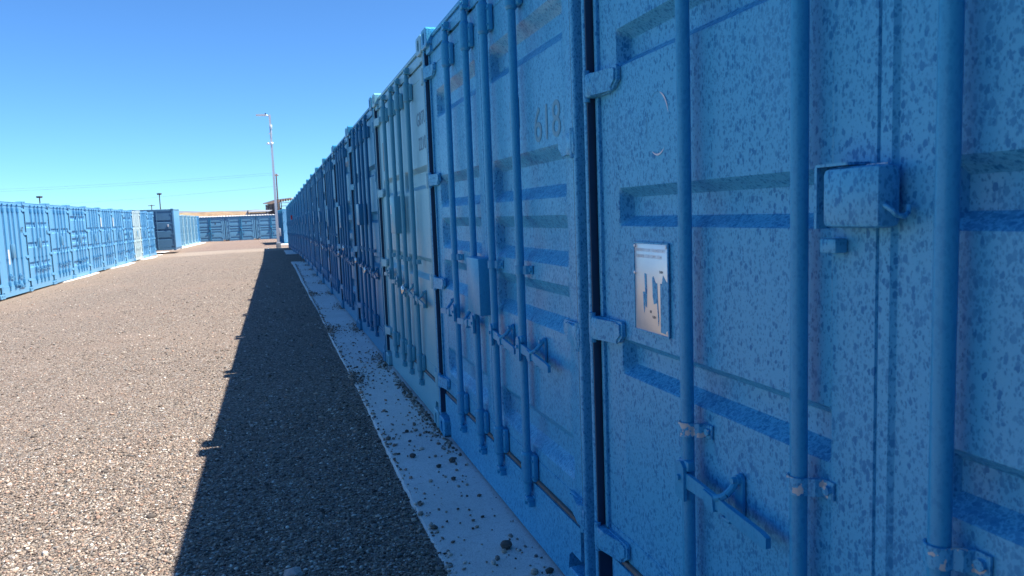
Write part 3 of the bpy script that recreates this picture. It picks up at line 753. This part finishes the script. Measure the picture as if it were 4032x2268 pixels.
for i in range(-1, 4):
    p = A+dv*((i)*3.03)
    rt = tag(empty('shipping_container', (p.x, p.y, -.42), ang), FLAB[i+1], 'container', 'far row of double-door units')
    w_, r_ = cached('farbody', lambda: body_meshes(length=2.438, width=FW))
    ob('wall', w_, 'slate', rt)
    def froof():
        m = MB(); n = 11; pr = []
        for k in range(n):
            for f, d in ((0, 0), (.18, .045), (.55, .045), (.73, 0)): pr.append(((k+f)*FW/n, d))
        pr.append((FW, 0)); vs = []
        for u, d in pr: vs += [(u, -.06, 2.55+d), (u, 2.4, 2.60+d), (u, -.06, 2.535)]
        fs = [(3*j, 3*j+1, 3*j+4, 3*j+3) for j in range(len(pr)-1)]+[(3*j, 3*j+3, 3*j+5, 3*j+2) for j in range(len(pr)-1)]
        return m.add(vs, fs).mesh('roof', 20)
    put('roof', 'froof', froof, 'white', rt)
    for a in (0.0, FW-.30):
        put('wall_panel', 'fcor', lambda: fcorr(.30), 'slate', rt, (a, .005, 0))
    put('header', 'ffh', lambda: MB().box(.0, FW, -.01, .12, 2.44, 2.535).mesh('header'), 'slate', rt)
    put('sill', 'ffs', lambda: MB().box(.30, FW-.30, .01, .12, .0, .12).mesh('sill'), 'slate', rt)
    dw = (FW-.62)/2
    for s, x in ((1, .305), (-1, FW/2+.005)):
        d = put('door', ('fdoor', s), lambda s=s: far_door(dw, FLV, s, .13, 2.43, .052, .15, .02), 'slate', rt, (x, .0, 0))
        for z in (.35, 1.0, 1.65, 2.25): put('hinge', ('sh', s), lambda s=s: simple_hinge(s), 'slate', d, (0 if s > 0 else dw, 0, z))
        put('locking_bar', 'fbar2', lambda: MB().cyl((0, 0, .1), (0, 0, 2.45), .022, n=10).mesh('locking_bar', 40), 'navy_bar', rt, (FW/2-s*.07, -.03, 0))
        put('handle', ('fhandle', s), lambda s=s: MB().prism([(0, .03), (-s*.3, -.05), (-s*.3, -.09), (0, -.03)], 'y', -.05, -.02).mesh('handle'), 'navy_bar', rt, (FW/2-s*.09, 0, .85))
    put('lock_box', 'fbox', lambda: MB().box(FW/2-.07, FW/2+.07, -.09, -.0, 1.18, 1.38, .01).mesh('lock_box'), 'navy_bar', rt)
    put('vent', 'fvent', lambda: MB().box(-.04, .04, -.02, .01, -.07, .07, .01).mesh('vent'), 'dark_frame', rt, (FW/2+.55, 0, 1.84))

# ------------------------------------------------------------------ second right row beyond the cross lane
G3 = 'shaded row beyond the cross lane'
a2 = math.radians(10)
for i in range(4):
    px_, py_ = .83+math.sin(a2)*0-.0*i, 60.5+2.475*i
    # row turned a little: front faces left of the lane, sun on the first one's long side put in as lighter paint
    base = Vector((.74-.10*i, 58.1+2.46*(i+1), -.26))
    c = container(base, R90-.04, 'wave', 'navy', 'navy_bar', 'dark container beyond the cross lane, %s behind the light pole' % ORD[i+1], G3, 2, box=(1.1, 1.3, 1.3, 1.6, .08), handles=((1, -1, .9), (2, 1, .88)))
    if i == 0:
        ob('lit_side_panel', MB().box(CW-.002, CW+.010, .02, 6.0, .12, 2.50).mesh('lit_side_panel'), 'sky', c)
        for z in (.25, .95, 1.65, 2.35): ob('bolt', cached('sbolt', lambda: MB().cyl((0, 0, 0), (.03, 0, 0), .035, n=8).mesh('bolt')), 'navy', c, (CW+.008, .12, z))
slab('pavement', lambda y: .25, 3.0, 55.4, 70, lambda y: -.262, .1)

# ------------------------------------------------------------------ light pole at the end of the right row
lp = tag(empty('light_pole', (.20, 50.0, -.27)), 'tall square grey light pole with lamp arm and cameras at the row end', 'light pole')
m = MB(); m.box(-.15, .15, -.15, .15, -.3, .30, .01); ob('footing', m.mesh('footing'), 'base_grey', lp)
m = MB(); h = 8.45
m.add([(sx*w, sy*w, z) for z, w in ((.30, .085), (h, .062)) for sx, sy in ((-1, -1), (1, -1), (1, 1), (-1, 1))], [(0, 1, 5, 4), (1, 2, 6, 5), (2, 3, 7, 6), (3, 0, 4, 7), (4, 5, 6, 7), (3, 2, 1, 0)])
ob('pole', m.mesh('pole', 0), 'galv', lp)
ob('base_plate', MB().box(-.13, .13, -.13, .13, .30, .33, .005).mesh('base_plate'), 'galv', lp)
m = MB(); m.cyl((-.05, 0, h-.10), (-.22, 0, h-.02), .035, n=10); ob('bracket', m.mesh('bracket'), 'galv', lp)
m = MB(); m.prism([(-.20, h-.06), (-.28, h+.02), (-.80, h+.01), (-.84, h-.05), (-.80, h-.075), (-.22, h-.075)], 'y', -.14, .14); hd = ob('lamp_head', m.mesh('lamp_head'), 'galv', lp)
ob('lens', MB().box(-.78, -.34, -.11, .11, h-.082, h-.0755).mesh('lens'), 'grey_plastic', hd)
ob('photocell', MB().cyl((-.25, 0, h), (-.25, 0, h+.09), .04, n=10).mesh('photocell'), 'dark_metal', hd)
m = MB(); m.box(-.02, .10, -.16, -.068, 7.55, 7.80, .02); ob('antenna', m.mesh('antenna'), 'white', lp)
ob('cable', MB().tube([(.03, -.09, 7.55), (.05, -.11, 7.35), (.04, -.10, 7.15), (-.01, -.085, 7.0)], .016, 6).mesh('cable'), 'grey_plastic', lp)
for (x, y) in ((-.20, -.02), (.02, -.16)):
    m = MB(); m.cyl((x-.05, y-.10, 6.62), (x+.05, y+.06, 6.66), .065, n=12); m.box(x-.02, x+.02, y, .0 if y < -.1 else y+.04, 6.6, 6.66); m.tube([(x, y, 6.62), (0, -.05, 6.55)], .02, 6)
    ob('camera_unit', m.mesh('camera_unit'), 'white', lp)
ob('sensor', MB().box(-.13, -.06, -.10, -.04, 7.22, 7.30, .01).mesh('sensor'), 'white', lp)
ob('service_box', MB().box(.085, .20, -.06, .06, .75, 1.25, .02).mesh('service_box'), 'galv', lp)

# ------------------------------------------------------------------ utility poles, wires, flood lights
def util_pole(px, py_top, depth, zb, label, arm=2.2, armdir=None, r=.14):
    t = at_depth(px, py_top, depth); base = Vector((t.x, t.y, zb)); h = t.z-zb
    rt = tag(empty('utility_pole', base, -YAW if armdir is None else armdir), label, 'utility pole')
    ob('pole', MB().cyl((0, 0, -1), (0, 0, h), r*1.2, r*.8, n=12).mesh('pole'), 'wood', rt)
    if arm: ob('crossarm', MB().box(-arm/2, arm/2, -.07, .07, h-.35, h-.2).mesh('crossarm'), 'wood', rt)
    for s in (-1, -.45, .45, 1):
        if arm: ob('insulator', cached('ins', lambda: MB().cyl((0, 0, 0), (0, 0, .22), .07, .04, n=8).mesh('insulator')), 'galv', rt, (s*arm*.47, 0, h-.2))
    return rt, h
util_pole(1087, 684, 120, -.6, 'wooden utility pole just right of the light pole', arm=1.0, armdir=.9, r=.12)
util_pole(596, 806, 210, -1, 'small distant utility pole with crossarm above the ten-foot container', arm=1.8)
def flood(px, py, depth, label, hw):
    t = at_depth(px, py, depth); rt = tag(empty('flood_light', (t.x, t.y, -1), -YAW), label, 'flood light', 'distant flood light masts')
    h = t.z+1
    ob('mast', MB().cyl((0, 0, 0), (0, 0, h), .10, .07, n=10).mesh('mast'), 'dark_frame', rt)
    m = MB(); m.prism([(-hw, h+.05), (-hw*.8, h-.12), (hw*.8, h-.12), (hw, h+.05), (hw*.9, h+.12), (-hw*.9, h+.12)], 'y', -.25, .25); ob('lamp_head', m.mesh('lamp_head'), 'dark_frame', rt)
flood(155, 776, 100, 'left distant flood light mast, its head just above the left row', .30)
flood(627, 764, 110, 'taller distant flood light mast above the ten-foot container', .26)
def wire(px0, py0, d0, px1, py1, d1, sag, label):
    a, b = at_depth(px0, py0, d0), at_depth(px1, py1, d1); pts = []
    for i in range(25):
        f = i/24; q = a.lerp(b, f); q.z -= sag*4*f*(1-f); pts.append(q)
    m = MB().tube(pts, .010, 5); return tag(ob('power_line', m.mesh('power_line'), 'wire'), label, 'power line', 'power lines across the sky')
wire(-900, 760, 150, 1087, 680, 120, 1.0, 'upper of the two close power lines crossing the sky')
wire(-900, 768, 150, 1087, 687, 120, 1.05, 'lower of the two close power lines crossing the sky')
wire(-900, 840, 150, 1090, 733, 120, 1.2, 'single power line running below the pair')

# ------------------------------------------------------------------ shed and loading rack beyond the far row
def frame_at(px, depth):
    q = at_depth(px, 870, depth); return Vector((q.x, q.y, 0))
D = 130; u_ = D/F_PX
sp = frame_at(1046, D)
sh = tag(empty('open_shed', (sp.x, sp.y, -.6), -YAW), 'weathered open shed with sloping sheet roof beyond the far units', 'shed')
def Zp(py, px): # height of a pixel at the shed's distance, in shed-local z
    return at_depth(px, py, D).z+.6
wz = Zp(802, 1060)
for i in range(11):
    x = .15+i*.235
    ob('board', MB().box(x, x+.215, .02*(i % 2), .06+.02*(i % 2), 0, wz-.15+.04*i+random.uniform(-.06, .06)).mesh('board'), 'timber', sh)
for i in range(3):
    x = .35+i*.62
    ob('brace', MB().prism([(x, 2.0), (x+.36, 3.0), (x+.42, 3.0), (x+.06, 2.0)], 'y', -.16, -.06).mesh('brace'), 'dark_frame', sh)
    ob('brace', MB().prism([(x, 3.2), (x+.36, 4.1), (x+.44, 4.1), (x+.08, 3.2)], 'y', -.16, -.06).mesh('brace'), 'dark_frame', sh)
    ob('post', MB().box(x+.38, x+.50, -.12, -.02, 0, wz-.05).mesh('post'), 'dark_frame', sh)
for i in range(4):
    ob('crosspiece', MB().box(2.0, 2.95, .3, .4, 2.6+i*.42, 2.8+i*.42).mesh('crosspiece'), 'timber', sh)
ob('wall_panel', MB().box(1.9, 2.78, .45, .55, 0, 4.35).mesh('wall_panel'), 'timber', sh)
ob('roof', MB().add([(-.12, -.5, wz-.03), (1.9, -.5, wz+.50), (4.9, -.5, wz+.78), (-.12, 5, wz-.03), (1.9, 5, wz+.50), (4.9, 5, wz+.78), (-.12, -.5, wz+.10), (1.9, -.5, wz+.63), (4.9, -.5, wz+.90), (-.12, 5, wz+.10), (1.9, 5, wz+.63), (4.9, 5, wz+.90)],
   [(0, 1, 7, 6), (1, 2, 8, 7), (0, 3, 4, 1), (1, 4, 5, 2), (6, 7, 10, 9), (7, 8, 11, 10), (3, 9, 10, 4), (4, 10, 11, 5), (0, 6, 9, 3), (2, 5, 11, 8)]).mesh('roof', 0), 'steel_roof', sh)
for i in range(7):
    x = 2.0+i*.45; zt = wz+.50+(x-1.9)*.093
    ob('rafter', MB().box(x, x+.06, -.4, .0, zt-.40, zt-.02).mesh('rafter'), 'dark_frame', sh)
ob('beam', MB().box(1.9, 4.8, -.3, -.2, wz-.02, wz+.10).mesh('beam'), 'steel_roof', sh)
ob('beam', MB().box(2.6, 4.8, .6, .7, wz-.55, wz-.42).mesh('beam'), 'steel_roof', sh)
for x in (2.75, 4.75): ob('post', MB().box(x, x+.12, .4, .52, 0, wz+.3).mesh('post'), 'timber', sh)
lw = tag(empty('low_shed', (frame_at(976, D-4).x, frame_at(976, D-4).y, -.6), -YAW), 'long low grey shed left of the weathered open shed', 'shed')
hz_ = Zp(829, 1000)
ob('wall', MB().box(0, 3.4, .3, .45, 0, hz_-.5).mesh('wall'), 'zinc', lw); ob('roof', MB().prism([(-.15, hz_-.25), (2.5, hz_-.02), (2.5, hz_-.12), (-.15, hz_-.35)], 'x', .15, 3.5).mesh('roof'), 'zinc', lw)
ob('end_ramp', MB().prism([(-.55, hz_-1.1), (.12, hz_-.05), (.12, hz_-1.1)], 'y', -.1, .3).mesh('end_ramp'), 'zinc', lw)
ob('corner_board', MB().box(.1, .22, -.16, -.02, 0, hz_).mesh('corner_board'), 'dark_frame', lw)
for i in range(14): ob('louvre', MB().box(.4+i*.22, .52+i*.22, .2, .29, hz_-.62, hz_-.40).mesh('louvre'), 'dark_frame', lw)

# ------------------------------------------------------------------ hills
def ridge(name, px0, px1, d0, prof, mat, thick, nx_=90, ny_=10, jitter=.15, base=-3):
    m = MB(); vs = []
    for j in range(ny_+1):
        for i in range(nx_+1):
            px = px0+(px1-px0)*i/nx_; fj = j/ny_; dep = d0+thick*(fj-.5)
            t = at_depth(px, prof(px), d0); q = at_depth(px, 870, dep)
            hgt = t.z-base; bump = math.sin(math.pi*fj)**.8 if 0 < fj < 1 else 0
            vs.append((q.x, q.y, base+(hgt+random.uniform(-jitter, jitter))*bump))
    fs = [(j*(nx_+1)+i, j*(nx_+1)+i+1, (j+1)*(nx_+1)+i+1, (j+1)*(nx_+1)+i) for j in range(ny_) for i in range(nx_)]
    return struct(ob(name, m.add(vs, fs).mesh(name, 80), mat))
ridge('hill', -400, 2600, 230, lambda px: 838.5-.024*(px-690)-.8*math.sin(px/61)-.6*math.sin(px/23), 'grass', 150, jitter=.12)
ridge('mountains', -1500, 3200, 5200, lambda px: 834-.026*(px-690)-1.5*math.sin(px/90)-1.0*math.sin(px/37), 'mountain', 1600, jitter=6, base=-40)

# ------------------------------------------------------------------ loose gravel (uncountable): real stones near the camera
PAL = np.array([(.085, .074, .066), (.16, .128, .105), (.27, .21, .165), (.21, .19, .17), (.35, .28, .225), (.31, .21, .16), (.45, .39, .33), (.57, .52, .45), (.12, .125, .125)])
PW = np.array([.16, .16, .17, .14, .13, .10, .07, .03, .04])
OCT_V = np.array([(1, 0, 0), (-1, 0, 0), (0, 1, 0), (0, -1, 0), (0, 0, 1), (0, 0, -1)], float)
OCT_F = np.array([(0, 2, 4), (2, 1, 4), (1, 3, 4), (3, 0, 4), (2, 0, 5), (1, 2, 5), (3, 1, 5), (0, 3, 5)])
b_ = bmesh.new(); bmesh.ops.create_icosphere(b_, subdivisions=1, radius=1); b_.verts.index_update()
ICO_V = np.array([v.co[:] for v in b_.verts]); ICO_F = np.array([[v.index for v in f.verts] for f in b_.faces]); b_.free()
def stones(name, pos, rad, proto, flat=.62):
    V, Fc = proto; n = len(pos); k = len(V)
    v = V[None]*(1+rng.uniform(-.28, .28, (n, k, 1)))
    v = v*np.stack([rng.uniform(.75, 1.35, n), rng.uniform(.65, 1.1, n), rng.uniform(flat-.15, flat+.2, n)], 1)[:, None]
    a = rng.uniform(0, 2*np.pi, n); ca, sa = np.cos(a)[:, None], np.sin(a)[:, None]
    x = v[..., 0]*ca-v[..., 1]*sa; y = v[..., 0]*sa+v[..., 1]*ca; z = v[..., 2]
    tl = rng.uniform(-.5, .5, n)[:, None]; y, z = y*np.cos(tl)-z*np.sin(tl), y*np.sin(tl)+z*np.cos(tl)
    v = np.stack([x, y, z], -1)*rad[:, None, None]+pos[:, None]
    f = (Fc[None]+(np.arange(n)*k)[:, None, None]).reshape(-1, 3)
    me = bpy.data.meshes.new(name); me.vertices.add(n*k); me.vertices.foreach_set('co', v.reshape(-1).astype(np.float32))
    me.loops.add(f.size); me.loops.foreach_set('vertex_index', f.reshape(-1).astype(np.int32))
    me.polygons.add(len(f)); me.polygons.foreach_set('loop_start', np.arange(0, f.size, 3, dtype=np.int32)); me.polygons.foreach_set('loop_total', np.full(len(f), 3, np.int32))
    me.update(); me.validate()
    c = 1.25*PAL[rng.choice(len(PAL), n, p=PW/PW.sum())]*rng.uniform(.75, 1.25, (n, 1))
    at = me.color_attributes.new('col', 'FLOAT_COLOR', 'POINT'); cc = np.concatenate([np.repeat(c, k, 0), np.ones((n*k, 1))], 1)
    at.data.foreach_set('color', cc.reshape(-1).astype(np.float32)); me.materials.append(MAT['stones'])
    o = bpy.data.objects.new(name, me); COL.objects.link(o); return struct(o, 'stuff')
gzv = np.vectorize(ground_z)
def sector(n, r0, r1, power):
    """random spots round the camera's standing point, thinning out with distance"""
    q = rng.uniform(0, 1, n); r = (r0**power+(r1**power-r0**power)*q)**(1/power); a = rng.uniform(-1.35, .6, n)
    x, y = r*np.sin(a), r*np.cos(a); k = (x < .60+.03*np.sin(y*3.1)+.02*np.sin(y*11)) & (x > -6.4); return x[k], y[k]
x, y = sector(122000, 1.6, 5.8, 1.4); r = rng.lognormal(math.log(.0050), .38, len(x)).clip(.0028, .02)
stones('gravel', np.stack([x, y, gzv(x, y)+r*.25], 1), r, (ICO_V, ICO_F))
x, y = sector(230000, 5.2, 42, .75); d_ = np.hypot(x, y); k = rng.uniform(0, 1, len(x)) < np.clip((42-d_)/30, 0, 1)**1.3; x, y, d_ = x[k], y[k], d_[k]; r = rng.lognormal(math.log(.0064), .38, len(x)).clip(.004, .022)*(1+.022*(d_-5))
stones('gravel', np.stack([x, y, gzv(x, y)+r*.2], 1), r, (OCT_V, OCT_F))
# pebbles kicked onto the slab: drifts by the castings and at the slab edge, a thin sprinkle elsewhere
px_, py_ = [], []
for k in range(0, 13):
    yb = YB+P0*(k-1)
    for _ in range(170 if k in (1, 2) else 100):
        t = abs(rng.normal(0, 1)); px_.append(.97-abs(rng.normal(0, .055))-.0*t); py_.append(yb+rng.normal(.12, .28))
    for _ in range(35): px_.append(rng.uniform(.6, .95)); py_.append(yb+rng.normal(.1, .30))
    if k in (2, 3, 5):
        for _ in range(260): px_.append(.56+abs(rng.normal(0, .09))); py_.append(yb+rng.normal(-.55 if k == 2 else .2, .22))
for _ in range(420):
    py_.append(5.75+rng.normal(0, .55)); px_.append(.975-abs(rng.normal(0, .03)))
for _ in range(330):
    py_.append(rng.uniform(2.3, 10)); px_.append(rng.uniform(.6, .98))
for _ in range(900):
    py_.append(rng.uniform(2, 26)); px_.append(.58+abs(rng.normal(0, .022)))
x = np.array(px_); y = np.array(py_); k = x < .985; x, y = x[k], y[k]
r = rng.lognormal(math.log(.0066), .42, len(x)).clip(.003, .019)
stones('gravel', np.stack([x, y, np.vectorize(zr)(y)+r*.45], 1), r, (ICO_V, ICO_F))
for (sx, sy, sr, lab) in ((.86, 2.92, .026, 'dark stone lying on the concrete near the container base'), (.70, 4.28, .019, 'grey stone on the concrete strip near its gravel edge'), (-.02, 3.05, .040, 'pale fist-sized stone among the shaded gravel'), (.90, 4.10, .022, 'brown stone on the concrete beside the ribbed container')):
    b_ = bmesh.new(); bmesh.ops.create_icosphere(b_, subdivisions=2, radius=sr)
    for v in b_.verts: v.co *= random.uniform(.82, 1.15); v.co.z *= .72
    me = bpy.data.meshes.new('stone'); b_.to_mesh(me); b_.free()
    zz = zr(sy) if sx > .57 else ground_z(sx, sy)
    key = 'stone_pale' if sx < .3 else 'stone_dark'
    if key not in MAT: MAT[key] = simple(key, (.40, .37, .34) if sx < .3 else (.13, .105, .09), .9, 0, .4, 60, .3)
    tag(ob('stone', me, key, None, (sx, sy, zz+sr*.55)), lab, 'stone')
